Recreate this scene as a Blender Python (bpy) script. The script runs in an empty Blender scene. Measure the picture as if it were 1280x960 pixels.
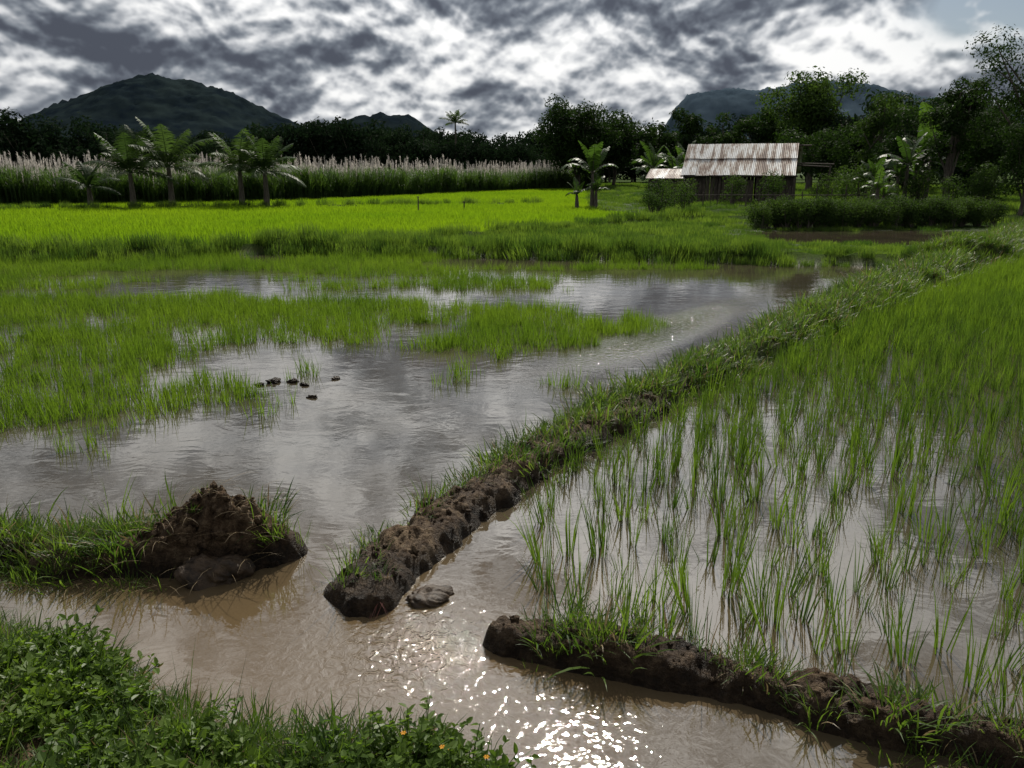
import bpy, math, random
import numpy as np
from mathutils import Vector
rng=np.random.default_rng(7); random.seed(7)
sc=bpy.context.scene
R=math.radians
# ---------------------------------------------------------------- camera
c=bpy.data.cameras.new('camera'); cam=bpy.data.objects.new('camera',c); sc.collection.objects.link(cam)
c.sensor_width=36; c.lens=28; c.clip_start=0.05; c.clip_end=9000
cam.location=(0,0,2.3); cam.rotation_euler=(math.pi/2-R(15.07),0,0); sc.camera=cam
sc.view_settings.view_transform='Standard'; sc.view_settings.look='None'; sc.view_settings.exposure=0
# ---------------------------------------------------------------- noise
def vnoise(x,y,seed=0):
    xi=np.floor(x).astype(np.int64); yi=np.floor(y).astype(np.int64); fx=x-xi; fy=y-yi
    fx=fx*fx*(3-2*fx); fy=fy*fy*(3-2*fy)
    def h(a,b):
        k=(a*374761393+b*668265263+seed*974634777)&0xffffffff
        k=((k^(k>>13))*1274126177)&0xffffffff
        k=((k^(k>>16))*2246822519)&0xffffffff
        return ((k^(k>>15))&0xffffff)/float(0xffffff)
    a=h(xi,yi);b=h(xi+1,yi);cc=h(xi,yi+1);dd=h(xi+1,yi+1)
    return (a*(1-fx)+b*fx)*(1-fy)+(cc*(1-fx)+dd*fx)*fy
def fbm(x,y,f,o=4,seed=0,g=0.5):
    s=0;a=1;tt=0
    for i in range(o):
        s=s+a*(vnoise(x*f+i*17.3,y*f-i*9.1,seed+i)*2-1); tt+=a; a*=g; f*=2.03
    return s/tt
def sst(a,b,x):
    q=np.clip((x-a)/(b-a),0,1); return q*q*(3-2*q)
_pr=np.random.default_rng(5); _perm=_pr.permutation(4096).astype(np.int32); _ga=_pr.uniform(0,2*np.pi,4096); _gx=np.cos(_ga).astype(np.float32); _gy=np.sin(_ga).astype(np.float32)
def pn(x,y,seed=0):
    xi=np.floor(x).astype(np.int32); yi=np.floor(y).astype(np.int32); fx=(x-xi).astype(np.float32); fy=(y-yi).astype(np.float32)
    def g(i,j,dx,dy):
        k=_perm[(_perm[(i+seed*131)&4095]+j)&4095]; return _gx[k]*dx+_gy[k]*dy
    u=fx*fx*fx*(fx*(fx*6-15)+10); v=fy*fy*fy*(fy*(fy*6-15)+10)
    a=g(xi,yi,fx,fy);b=g(xi+1,yi,fx-1,fy);c_=g(xi,yi+1,fx,fy-1);d_=g(xi+1,yi+1,fx-1,fy-1)
    return ((a*(1-u)+b*u)*(1-v)+(c_*(1-u)+d_*u)*v)*1.5
def pf(x,y,o,seed,g=.5,bill=False):
    s=0;a=1;tt=0
    for i in range(o):
        n=pn(x,y,seed+i*3); s=s+a*((1-2.6*np.abs(n)) if bill else n); tt+=a; a*=g
        x,y=(x*1.6-y*1.2)+3.7,(x*1.2+y*1.6)-1.9
    return s/tt
# ---------------------------------------------------------------- world
SUN_EL,SUN_AZ=44,7
w=bpy.data.worlds.new("World"); sc.world=w; w.use_nodes=True
try:
    w.cycles.sampling_method='MANUAL'; w.cycles.sample_map_resolution=512
except Exception: pass
class NT:
    def __init__(s,nt):
        s.nt=nt; nt.nodes.clear()
    def n(s,t,ins=None,**k):
        n=s.nt.nodes.new(t)
        for a,b in k.items(): setattr(n,a,b)
        if ins:
            for i,v in ins.items(): s.set(n.inputs[i],v)
        return n
    def set(s,inp,v):
        if isinstance(v,bpy.types.NodeSocket): s.nt.links.new(v,inp)
        elif isinstance(v,bpy.types.Node): s.nt.links.new(v.outputs[0],inp)
        else:
            if isinstance(v,(tuple,list)) and len(v)==3 and inp.type=='RGBA': v=tuple(v)+(1,)
            inp.default_value=v
    def m(s,op,a,b=None,c=None,clamp=False):
        n=s.nt.nodes.new('ShaderNodeMath'); n.operation=op; n.use_clamp=clamp
        for i,x in enumerate([a,b,c]):
            if x is not None: s.set(n.inputs[i],x)
        return n.outputs[0]
    def ramp(s,fac,els,interp='LINEAR'):
        n=s.nt.nodes.new('ShaderNodeValToRGB'); s.set(n.inputs[0],fac); cr=n.color_ramp; cr.interpolation=interp
        cr.elements[0].position=els[0][0]; cr.elements[0].color=tuple(els[0][1])+(1,)
        cr.elements[1].position=els[-1][0]; cr.elements[1].color=tuple(els[-1][1])+(1,)
        for p,col in els[1:-1]:
            e=cr.elements.new(p); e.color=tuple(col)+(1,)
        return n.outputs[0]
    def mix(s,f,a,b):
        n=s.nt.nodes.new('ShaderNodeMix'); n.data_type='RGBA'
        s.set(n.inputs[0],f); s.set(n.inputs[6],a); s.set(n.inputs[7],b); return n.outputs[2]
    def noise(s,vec,scale,detail=3,rough=0.5,dist=0.0,col=False):
        n=s.n('ShaderNodeTexNoise',{'Scale':scale,'Detail':detail,'Roughness':rough,'Distortion':dist})
        if vec is not None: s.set(n.inputs['Vector'],vec)
        return n.outputs[1 if col else 0]
    def mapping(s,vec,loc=(0,0,0),scale=(1,1,1),rot=(0,0,0)):
        return s.n('ShaderNodeMapping',{'Vector':vec,'Location':loc,'Scale':scale,'Rotation':rot}).outputs[0]
# cloud deck computed on the sphere of directions (azimuth from +Y, elevation)
IW,IH=4096,2048
j0=IH//2-30
Arow=((np.arange(IW)+.5)/IW*360-180); Erow=((np.arange(j0,IH)+.5)/IH*180-90)
AA,EE=np.meshgrid(Arow.astype(np.float32),Erow.astype(np.float32))
px_=(AA/9.5*np.cos(np.radians(np.clip(EE,0,89)))**.6).astype(np.float32); py_=(EE/5.0/(1+np.clip(EE,0,90)/45)).astype(np.float32)
big=pf(px_*.62+2.3,py_*.7+5.1,3,71,.5)
wx_=pf(px_*1.2+9,py_*1.2,2,2)
D=pf(px_*1.25+wx_*.25+4.3,py_*1.45+wx_*.2+3,7,61,.56)
puff=pf(px_*2.3+wx_*.2+6,py_*2.9+wx_*.2,5,33,.55,True)
def up(a,n): return np.concatenate([a[n:],np.repeat(a[-1:],n,0)],0)
rel=(D-up(D,9))+.45*(puff-up(puff,5))*.5
def G2(a0,e0,sa,se): return np.exp(-((AA-a0)/sa)**2-((EE-e0)/se)**2)
Lt=.50+.50*big+.38*D+.85*rel+.20*(puff-.25)
for (a,e,sa,se,amp) in [(12,6.8,20,2.4,.10),(-24,8.5,11,4.5,-.10),(12,12.4,20,1.7,-.22),(-22,10.0,2.6,1.1,.24),(-31,6.5,4,1.5,.14),(-12,7.2,6,1.4,-.10),(5,3.2,8,1.2,-.14),(15,4.9,5,.8,-.10),(-5,10.2,7,2.2,.12),(-16,3.2,6,1.1,.14),(25,6.5,6,1.8,.10),(5,42,40,22,.18),(0,20,30,5,.08)]:
    Lt=Lt+amp*G2(a,e,sa,se)
st=[.16,.32,.44,.54,.66,.86]
cols=np.array([(.075,.085,.11),(.13,.148,.18),(.225,.25,.285),(.38,.40,.43),(.62,.635,.655),(.94,.94,.93)])
img=np.zeros((IH,IW,4),np.float32); rgb=np.stack([np.interp(Lt,st,cols[:,i]) for i in range(3)],-1)
gain=1.0+2.4*np.exp(-((AA-3)/32)**2-((EE-36)/16)**2)
rgb=rgb*gain[...,None]
blue=np.clip(np.exp(-((AA-30)/4.2)**2-((EE-9.2)/1.9)**2)*2.2*(1.0-.8*np.clip(puff,0,1)),0,1)
img[j0:,:,:3]=rgb; img[j0:,:,3]=1-blue
img[:j0,:,:3]=rgb[0:1]; img[:j0,:,3]=1
im=bpy.data.images.new('cloud_deck',IW,IH,alpha=True,float_buffer=True,is_data=True); im.alpha_mode='CHANNEL_PACKED'
im.pixels.foreach_set(img.ravel()); im.update(); im.pack()
t=NT(w.node_tree)
tc=t.n('ShaderNodeTexCoord').outputs['Generated']
sp=t.n('ShaderNodeSeparateXYZ',{0:tc}); X,Y,Z=sp.outputs
uu=t.m('ADD',t.m('DIVIDE',t.m('ARCTAN2',X,Y),2*math.pi),.5); vv=t.m('ADD',t.m('DIVIDE',t.m('ARCSINE',Z),math.pi),.5)
ti=t.n('ShaderNodeTexImage',{0:t.n('ShaderNodeCombineXYZ',{0:uu,1:vv})},interpolation='Cubic'); ti.image=im
b1=t.n('ShaderNodeBackground',{0:ti.outputs[0],1:1.0})
sky=t.n('ShaderNodeTexSky',sky_type='NISHITA',sun_disc=False,sun_elevation=R(SUN_EL),sun_rotation=R(SUN_AZ))
b2=t.n('ShaderNodeBackground',{0:sky,1:0.055})
mx=t.n('ShaderNodeMixShader',{0:ti.outputs[1],1:b2,2:b1})
t.n('ShaderNodeOutputWorld',{0:mx})
sd=bpy.data.lights.new('sun','SUN'); sd.energy=4.8; sd.angle=R(0.6); sd.color=(1,0.94,0.83)
so=bpy.data.objects.new('sun',sd); sc.collection.objects.link(so)
d=Vector((math.sin(R(SUN_AZ))*math.cos(R(SUN_EL)),math.cos(R(SUN_AZ))*math.cos(R(SUN_EL)),math.sin(R(SUN_EL))))
so.rotation_euler=d.to_track_quat('Z','Y').to_euler(); so.location=(0,20,30)
def pold(x,y,P):
    best=np.full(x.shape,1e9); wid=np.zeros(x.shape); hh=np.zeros(x.shape)
    for (x0,y0,w0,h0),(x1,y1,w1,h1) in zip(P[:-1],P[1:]):
        dx,dy=x1-x0,y1-y0; q=np.clip(((x-x0)*dx+(y-y0)*dy)/(dx*dx+dy*dy),0,1)
        d=np.hypot(x-x0-q*dx,y-y0-q*dy); m=d<best
        best=np.where(m,d,best); wid=np.where(m,w0+q*(w1-w0),wid); hh=np.where(m,h0+q*(h1-h0),hh)
    return best,wid,hh
DIKE=[(-0.84,4.00,.24,.10),(-0.69,4.46,.26,.14),(-0.28,5.26,.26,.13),(0.34,6.4,.28,.13),(1.28,7.62,.31,.15),(2.45,9.15,.38,.17),(4.2,11.5,.5,.2),(6.9,14.9,.6,.23),(11.0,19.8,.75,.28),(16.7,26.6,.9,.3),(30,41,1,.3)]
FRONT=[(-0.06,3.54,.13,.12),(0.47,3.42,.16,.12),(0.97,3.20,.17,.12),(1.41,3.0,.18,.12),(1.81,2.84,.18,.12),(2.2,2.65,.18,.12),(2.9,2.3,.2,.12),(5,1.2,.2,.12)]
LEFT=[(-8,4.9,.3,.14),(-4,4.6,.28,.14),(-3.1,4.47,.28,.13),(-2.5,4.42,.28,.13),(-1.9,4.42,.27,.14),(-1.42,4.5,.16,.10)]
BACKX=[-60,-30,-12.7,-6.5,-.84,5.2,9.7,12.5]; BACKY=[18.5,19,20.5,22.6,21.8,20.4,19.6,20.5]
BACK=[(a,b+.4,.55,.22) for a,b in zip(BACKX[1:],BACKY[1:])]
D2=[(-6.5,23,.4,.2),(1.8,30.5,.4,.2),(5,34,.4,.25),(8.5,38,.6,.3)]
D3=[(-60,40,.4,.25),(-30,42.5,.4,.25),(3,52,.4,.25)]
dx_y=[p[1] for p in DIKE]; dx_x=[p[0] for p in DIKE]
BKX=[-8,-4,-2.7,-1.98,-1.64,-1.08,-.31,0,.18,.4,1,3]; BKY=[4.15,3.85,3.66,3.43,3.08,2.86,2.8,2.6,2.4,2,1.2,-1]
WX,WY,WA,WB=13.6,28.4,4.8,3.0
def Hf(x,y,fine=True):
    x=np.asarray(x,float); y=np.asarray(y,float)
    z=-0.10+0.02*fbm(x,y,1.3,3,1)
    xd=np.interp(y,dx_y,dx_x); yb=np.interp(x,BACKX,BACKY)
    left=sst(0,.4,xd-x)
    dry=np.maximum(sst(0,.4,y-yb)*left, sst(36,39,y))
    wet=np.exp(-((x-WX)/WA)**4-((y-WY)/WB)**4)
    z=z+dry*(0.15-wet*0.17+0.03*fbm(x,y,2.,3,2)*(1-sst(40,60,y)))
    z=z+sst(0,5,y-33-2*fbm(x,y,.1,2,6))*sst(0,3,x-7.5-0.02*(y-34))*0.35
    cl=fbm(x,y,6,4,3); cl2=fbm(x,y,17,4,4,.62); cl3=np.abs(fbm(x,y,9,3,14))
    for P,k in ((DIKE,1),(FRONT,1),(LEFT,.8),(BACK,.5),(D2,.5),(D3,.5)):
        d,wd,hh=pold(x,y,P)
        dd=d+wd*0.65*fbm(x,y,2.7,4,11)
        pr=1-sst(0.3,1.15,dd/wd)
        z=np.where(pr>0,np.maximum(z,(-0.10+pr*(hh+0.10)) if P in (DIKE,FRONT,LEFT) else z+pr*hh),z)
        z=z+pr*k*(0.045*cl+0.05*cl2+.03*(.25-cl3))
    g=np.exp(-(np.abs((x+1.80)/.38))**3.2-(np.abs((y-4.42)/.26))**3.2)
    z=z+g*(0.17+0.09*cl+0.07*cl2)
    g=np.exp(-((x+1.66)/.18)**2-((y-4.46)/.16)**2); z=z+g*(0.10)
    tb=np.interp(x,BKX,BKY)-y+0.10*fbm(x,y,2.5,3,21)
    b=sst(-0.05,.3,tb)*(y<6)
    z=z*(1-b)+b*(0.13+0.13*np.clip(tb,0,2)+0.03*cl)
    far=sst(150,900,np.hypot(x,y)); z=z+far*(2.0*fbm(x,y,.004,3,31)-1.0)
    return z
# ---------------------------------------------------------------- mesh helpers
def link(o): sc.collection.objects.link(o); return o
def gridmesh(name,xs,ys,zf,mat,smooth=True):
    XX,YY=np.meshgrid(xs,ys); ZZ=zf(XX,YY); n,m=len(ys),len(xs)
    co=np.stack([XX,YY,ZZ],-1).reshape(-1,3).astype(np.float32)
    i=np.arange((n-1)*(m-1)); r=i//(m-1); cc=i%(m-1); a=r*m+cc
    f=np.stack([a,a+1,a+m+1,a+m],-1).astype(np.int32)
    me=bpy.data.meshes.new(name); me.vertices.add(len(co)); me.vertices.foreach_set('co',co.ravel())
    me.loops.add(f.size); me.loops.foreach_set('vertex_index',f.ravel())
    me.polygons.add(len(f)); me.polygons.foreach_set('loop_start',np.arange(0,f.size,4,dtype=np.int32))
    me.polygons.foreach_set('loop_total',np.full(len(f),4,dtype=np.int32))
    me.polygons.foreach_set('use_smooth',np.full(len(f),smooth))
    me.update(calc_edges=True); me.materials.append(mat)
    return link(bpy.data.objects.new(name,me)),co
class MB:
    def __init__(s): s.V=[];s.F=[];s.M=[]
    def add(s,vs,fs,m=0):
        b=len(s.V); s.V.extend([tuple(v) for v in vs]); s.F.extend([tuple(b+i for i in f) for f in fs]); s.M.extend([m]*len(fs))
    def obj(s,name,mats,smooth=False,linked=True):
        me=bpy.data.meshes.new(name); me.from_pydata(s.V,[],s.F)
        for mt in mats: me.materials.append(mt)
        me.polygons.foreach_set('material_index',np.array(s.M,dtype=np.int32))
        if smooth: me.polygons.foreach_set('use_smooth',np.ones(len(s.F),bool))
        me.update(); o=bpy.data.objects.new(name,me)
        if linked: link(o)
        return o
    def tube(s,pts,rad,m=0,n=7):
        pts=[Vector(p) for p in pts]; vs=[]
        for i,p in enumerate(pts):
            tg=(pts[min(i+1,len(pts)-1)]-pts[max(i-1,0)]).normalized()
            u=tg.cross(Vector((0.13,1,0.07))).normalized(); vv=tg.cross(u)
            for k in range(n):
                a=2*math.pi*k/n; vs.append(p+rad[i]*(math.cos(a)*u+math.sin(a)*vv))
        fs=[(i*n+k,i*n+(k+1)%n,(i+1)*n+(k+1)%n,(i+1)*n+k) for i in range(len(pts)-1) for k in range(n)]
        fs.append(tuple(range((len(pts)-1)*n,len(pts)*n))); fs.append(tuple(reversed(range(n))))
        s.add(vs,fs,m)
    def box(s,c0,sz,m=0,rot=0):
        cx,cy,cz=c0; a,b,h=sz[0]/2,sz[1]/2,sz[2]/2; cr,sr=math.cos(rot),math.sin(rot); vs=[]
        for zz in (-h,h):
            for xx,yy in ((-a,-b),(a,-b),(a,b),(-a,b)): vs.append((cx+xx*cr-yy*sr,cy+xx*sr+yy*cr,cz+zz))
        s.add(vs,[(3,2,1,0),(4,5,6,7),(0,1,5,4),(1,2,6,5),(2,3,7,6),(3,0,4,7)],m)
    def blade(s,base,az,L,W,lean,curve,seg=4,m=0,taper=1.0):
        p=Vector(base); ang=lean; dr=Vector((math.cos(az),math.sin(az),0)); sd=Vector((-math.sin(az),math.cos(az),0))
        tw=random.uniform(-.9,.9); vs=[]; st=L/seg
        for i in range(seg):
            q=i/seg; wd=W*0.5*(0.55+0.9*q if q<.4 else 0.91*(1-(q-.4)/.6*0.75))
            s2=(sd*math.cos(tw)+dr*math.sin(tw)*math.cos(ang))
            vs+= [p-s2*wd,p+s2*wd]
            p=p+(Vector((0,0,1))*math.cos(ang)+dr*math.sin(ang))*st; ang+=curve/seg*(0.5+q)
        vs.append(p); fs=[(2*i,2*i+1,2*i+3,2*i+2) for i in range(seg-1)]+[(2*seg-2,2*seg-1,2*seg)]
        s.add(vs,fs,m)
# ---------------------------------------------------------------- materials
def newmat(name):
    m=bpy.data.materials.new(name); m.use_nodes=True; return m,NT(m.node_tree)
def leafmat(name,c1,c2,tr,tf=0.45,rough=0.45,nscale=None,spec=0.35):
    m,t=newmat(name)
    oi=t.n('ShaderNodeObjectInfo').outputs['Random']
    fac=oi
    if nscale:
        geo=t.n('ShaderNodeNewGeometry').outputs['Position']
        fac=t.m('ADD',t.m('MULTIPLY',oi,0.3),t.m('MULTIPLY',t.m('SUBTRACT',t.noise(geo,nscale,2),0.3),1.8),clamp=True)
    colr=t.mix(fac,c1,c2)
    tcol=t.n('ShaderNodeVectorMath',{0:colr,1:tr},operation='MULTIPLY').outputs[0]
    p=t.n('ShaderNodeBsdfPrincipled',{'Base Color':colr,'Roughness':rough,'Specular IOR Level':spec})
    tl=t.n('ShaderNodeBsdfTranslucent',{0:tcol})
    t.n('ShaderNodeOutputMaterial',{0:t.n('ShaderNodeMixShader',{0:tf,1:p,2:tl})})
    return m
M_rice=leafmat('rice_leaf',(0.026,0.055,0.011),(0.066,0.115,0.018),(2.3,2.2,1.0),0.45,spec=.22)
M_ricemid=leafmat('rice_leaf_mid',(0.036,0.075,0.011),(0.082,0.138,0.016),(2.3,2.2,1.0),0.5,nscale=.5,spec=.2)
M_ricefar=leafmat('rice_leaf_far',(0.075,0.15,0.008),(0.13,0.21,0.011),(2.4,2.3,1.0),0.5,nscale=0.06,spec=.15)
M_grass=leafmat('grass_leaf',(0.025,0.055,0.012),(0.085,0.135,0.026),(2.3,2.3,1.0),0.45,spec=.25)
M_dry=leafmat('dry_straw',(0.14,0.10,0.05),(0.26,0.20,0.11),(1.2,1.2,1.0),0.3)
M_weed=leafmat('weed_leaf',(0.025,0.06,0.012),(0.12,0.18,0.028),(2.0,2.1,1.0),0.4,0.45,nscale=1.6,spec=.25)
M_tree=leafmat('tree_leaf',(0.009,0.019,0.007),(0.028,0.052,0.011),(1.5,1.7,1.0),0.3,0.7,nscale=0.5,spec=0.06)
M_tree2=leafmat('tree_leaf_light',(0.018,0.037,0.010),(0.048,0.082,0.018),(1.7,1.8,1.0),0.38,0.7,nscale=0.5,spec=0.08)
M_far=leafmat('far_tree_leaf',(0.007,0.014,0.009),(0.017,0.030,0.013),(1.2,1.4,1.0),0.25,0.9,nscale=0.1,spec=0.02)  # leaf colour darkened, painting in the backlit shade of the tree line
M_palm=leafmat('palm_leaf',(0.020,0.042,0.012),(0.05,0.082,0.025),(1.7,1.8,1.0),0.35,0.5,spec=.2)
M_ban=leafmat('banana_leaf',(0.024,0.050,0.012),(0.050,0.092,0.018),(1.8,1.9,1.0),0.38,0.45,spec=.2)
M_cane=leafmat('cane_leaf',(0.026,0.054,0.012),(0.058,0.10,0.022),(1.8,1.9,1.0),0.4,0.5,spec=.2)
M_tassel=leafmat('cane_tassel',(0.42,0.39,0.35),(0.55,0.51,0.47),(1.1,1.1,1.1),0.5,0.6)
M_flower=leafmat('flower_petal',(0.7,0.3,0.02),(0.8,0.5,0.03),(1,1,1),0.3)
m,t=newmat('bark'); g=t.n('ShaderNodeTexCoord').outputs['Object']
cc=t.ramp(t.noise(t.mapping(g,scale=(6,6,1.5)),2,5,.6),[(.3,(.03,.024,.018)),(.7,(.12,.10,.08))])
t.n('ShaderNodeOutputMaterial',{0:t.n('ShaderNodeBsdfPrincipled',{'Base Color':cc,'Roughness':.9})}); M_bark=m
# ground
m,t=newmat('soil'); g=t.n('ShaderNodeNewGeometry').outputs['Position']
gz=t.n('ShaderNodeSeparateXYZ',{0:g}).outputs[2]
nA=t.noise(g,2.2,5,.6); nB=t.noise(g,19,6,.7); nC=t.noise(g,0.05,4,.6)
mix1=t.m('ADD',t.m('MULTIPLY',nA,.4),t.m('MULTIPLY',nB,.6))
drymud=t.ramp(mix1,[(.38,(.022,.012,.006)),(.5,(.085,.053,.029)),(.62,(.21,.15,.092))])
wetmud=t.ramp(mix1,[(.38,(.008,.005,.003)),(.5,(.026,.016,.009)),(.62,(.065,.043,.025))])
hz=t.m('ADD',t.m('MULTIPLY',t.m('SUBTRACT',gz,.05),8.0),t.m('MULTIPLY',t.m('SUBTRACT',nA,.5),1.5),clamp=True)
mud=t.mix(hz,wetmud,drymud)
grn=t.ramp(nC,[(.35,(.02,.04,.008)),(.65,(.045,.08,.014))])
at=t.n('ShaderNodeAttribute',attribute_name='green').outputs['Fac']
cb=t.mix(at,mud,grn)
bp=t.n('ShaderNodeBump',{'Strength':1.0,'Distance':.06,'Height':t.m('ADD',nB,t.m('MULTIPLY',t.noise(g,60,4,.65),.5))})
rg=t.m('ADD',t.m('MULTIPLY',hz,0.4),0.45)
spc=t.m('MULTIPLY',t.m('SUBTRACT',1.0,at),.2)
t.n('ShaderNodeOutputMaterial',{0:t.n('ShaderNodeBsdfPrincipled',{'Base Color':cb,'Roughness':rg,'Specular IOR Level':spc,'Normal':bp})}); M_soil=m
# water
m,t=newmat('muddy_water'); g=t.n('ShaderNodeNewGeometry').outputs['Position']
def blob(x,y,sx,sy,rot=0):
    q=t.mapping(t.n('ShaderNodeVectorMath',{0:g,1:(x,y,0)},operation='SUBTRACT').outputs[0],rot=(0,0,rot))
    q=t.n('ShaderNodeVectorMath',{0:q,1:(1/sx,1/sy,0)},operation='MULTIPLY').outputs[0]
    l=t.n('ShaderNodeVectorMath',{0:q,1:q},operation='DOT_PRODUCT').outputs['Value']
    return t.m('EXPONENT',t.m('MULTIPLY',l,-1.0))
tb=t.m('ADD',t.m('ADD',t.m('MULTIPLY',blob(-.55,3.5,.4,.4),2.2),t.m('MULTIPLY',blob(0.1,2.9,.6,.35),.5)),t.m('MULTIPLY',blob(2.3,11.6,.34,1.9,0.58),8))
wn=t.noise(t.mapping(g,scale=(1,1.6,1)),2.2,3,.55,.6); wn2=t.noise(g,16,3,.55,.8); wn3=t.noise(g,0.5,2)
near=blob(-1,3.2,2.4,1.6)
mud=t.mix(near,t.ramp(t.noise(g,.7,4,.6),[(.3,(.036,.031,.022)),(.7,(.066,.054,.035))]),(.105,.072,.037))
hgt=t.m('ADD',t.m('MULTIPLY',wn,t.m('ADD',.025,t.m('MULTIPLY',wn3,.14))),t.m('MULTIPLY',wn2,t.m('ADD',.010,t.m('MULTIPLY',tb,.30))))
bp=t.n('ShaderNodeBump',{'Strength':.5,'Distance':.06,'Height':hgt})
t.n('ShaderNodeOutputMaterial',{0:t.n('ShaderNodeBsdfPrincipled',{'Base Color':mud,'Roughness':.025,'IOR':1.5,'Specular IOR Level':.75,'Normal':bp})}); M_water=m
def hillmat(name,c1,c2,sc_):
    m,t=newmat(name); g=t.n('ShaderNodeNewGeometry').outputs['Position']
    cc=t.ramp(t.noise(g,sc_,6,.65),[(.38,c1),(.62,c2)])
    t.n('ShaderNodeOutputMaterial',{0:t.n('ShaderNodeBsdfPrincipled',{'Base Color':cc,'Roughness':1,'Specular IOR Level':0})}); return m
# ---------------------------------------------------------------- ground
def axis(a,b,st,lo,hi,g1,mid,g2):
    v=list(np.arange(a,b,st)); x=b; s=st
    while x<hi: v.append(x); s*=(g1 if x<mid else g2); x+=s
    x=a; s=st; u=[]
    while x>lo:
        s*=(g1 if abs(x)<mid else g2); x-=s; u.append(x)
    return np.array(u[::-1]+v)
xs=axis(-3.2,3.2,.016,-5000,5000,1.03,30,1.09); ys=axis(2.3,6.0,.016,-40,7000,1.025,45,1.09)
gnd,co=gridmesh('ground',xs,ys,Hf,M_soil)
gx,gy=co[:,0],co[:,1]
gr=np.clip(sst(-.6,.3,gy-np.interp(gx,BACKX,BACKY))*(gx<np.interp(gy,dx_y,dx_x))+sst(36,40,gy),0,1)*0.95
gr=gr*(1-np.exp(-((gx-WX)/WA)**4-((gy-WY)/WB)**4))
dd,wd_,_=pold(gx.astype(float),gy.astype(float),DIKE); gr=np.maximum(gr,(dd<wd_*1.3)*sst(6.5,10,gy)*.8)
a=gnd.data.attributes.new('green','FLOAT','POINT'); a.data.foreach_set('value',gr.astype(np.float32))
wa,_=gridmesh('water',np.linspace(-60,60,25),np.linspace(-3,36,9),lambda x,y:x*0,M_water)
# ---------------------------------------------------------------- scatter
def scatter(name,pts,rots,scl,idx,sources):
    col=bpy.data.collections.new(name+'_parts')
    for o in sources: col.objects.link(o)
    me=bpy.data.meshes.new(name); n=len(pts); me.vertices.add(n); me.vertices.foreach_set('co',np.asarray(pts,np.float32).ravel())
    me.attributes.new('rot','FLOAT_VECTOR','POINT').data.foreach_set('vector',np.asarray(rots,np.float32).ravel())
    me.attributes.new('scl','FLOAT','POINT').data.foreach_set('value',np.asarray(scl,np.float32))
    me.attributes.new('idx','INT','POINT').data.foreach_set('value',np.asarray(idx,np.int32))
    o=link(bpy.data.objects.new(name,me))
    ng=bpy.data.node_groups.new(name,'GeometryNodeTree')
    ng.interface.new_socket('Geometry',in_out='INPUT',socket_type='NodeSocketGeometry')
    ng.interface.new_socket('Geometry',in_out='OUTPUT',socket_type='NodeSocketGeometry')
    N=ng.nodes;L=ng.links
    gi=N.new('NodeGroupInput');go=N.new('NodeGroupOutput'); ip=N.new('GeometryNodeInstanceOnPoints')
    ci=N.new('GeometryNodeCollectionInfo'); ci.inputs['Collection'].default_value=col
    ci.inputs['Separate Children'].default_value=True; ci.inputs['Reset Children'].default_value=True
    L.new(gi.outputs[0],ip.inputs['Points']); L.new(ci.outputs[0],ip.inputs['Instance']); ip.inputs['Pick Instance'].default_value=True
    for nm,dt,sk in (('rot','FLOAT_VECTOR','Rotation'),('scl','FLOAT','Scale'),('idx','INT','Instance Index')):
        na=N.new('GeometryNodeInputNamedAttribute'); na.data_type=dt; na.inputs['Name'].default_value=nm
        L.new(na.outputs[0],ip.inputs[sk])
    L.new(ip.outputs[0],go.inputs[0])
    md=o.modifiers.new('scatter','NODES'); md.node_group=ng
    return o
def sc_auto(name,xy,sources,smin,smax,zoff=0,tilt=.1,zmin=None,scl=None):
    xy=np.asarray(xy); z=Hf(xy[:,0],xy[:,1])+zoff
    if zmin is not None: z=np.maximum(z,zmin)
    n=len(xy); rots=np.stack([rng.normal(0,tilt,n),rng.normal(0,tilt,n),rng.uniform(0,6.28,n)],-1)
    s=rng.uniform(smin,smax,n) if scl is None else scl
    return scatter(name,np.column_stack([xy,z]),rots,s,rng.integers(0,len(sources),n),sources)
def src(mb,name,mats): return mb.obj(name,mats,linked=False)
ru=random.uniform
def rice_src(i,n,hgt,rad,mat,seg=4,w=.009):
    mb=MB()
    for k in range(n):
        a=ru(0,6.28); r=rad*math.sqrt(ru(0,1))
        mb.blade((r*math.cos(a),r*math.sin(a),-.04),a+ru(-.6,.6),hgt*ru(.55,1.1),w*ru(.7,1.2),ru(0,.24),ru(0.05,1.3)*ru(0,1),seg)
    return src(mb,'rice_hill_%02d'%i,[mat])
def patch_src(i,n,hgt,size,mat,w,name='patch',seg=2):
    mb=MB()
    for k in range(n):
        mb.blade((ru(-size,size),ru(-size,size),-.03),ru(0,6.28),hgt*ru(.6,1.15),w*ru(.7,1.2),ru(0,.3),ru(0,.7),seg)
    return src(mb,'%s_%02d'%(name,i),[mat])
def inpoly(x,y,P):
    c=np.zeros(len(x),bool); n=len(P)
    for i in range(n):
        x0,y0=P[i];x1,y1=P[(i+1)%n]
        if y0==y1: continue
        c^=((y0>y)!=(y1>y))&(x<(x1-x0)*(y-y0)/(y1-y0)+x0)
    return c
def dk(x,y,P): 
    d,wd,_=pold(x,y,P); return d-wd
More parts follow.
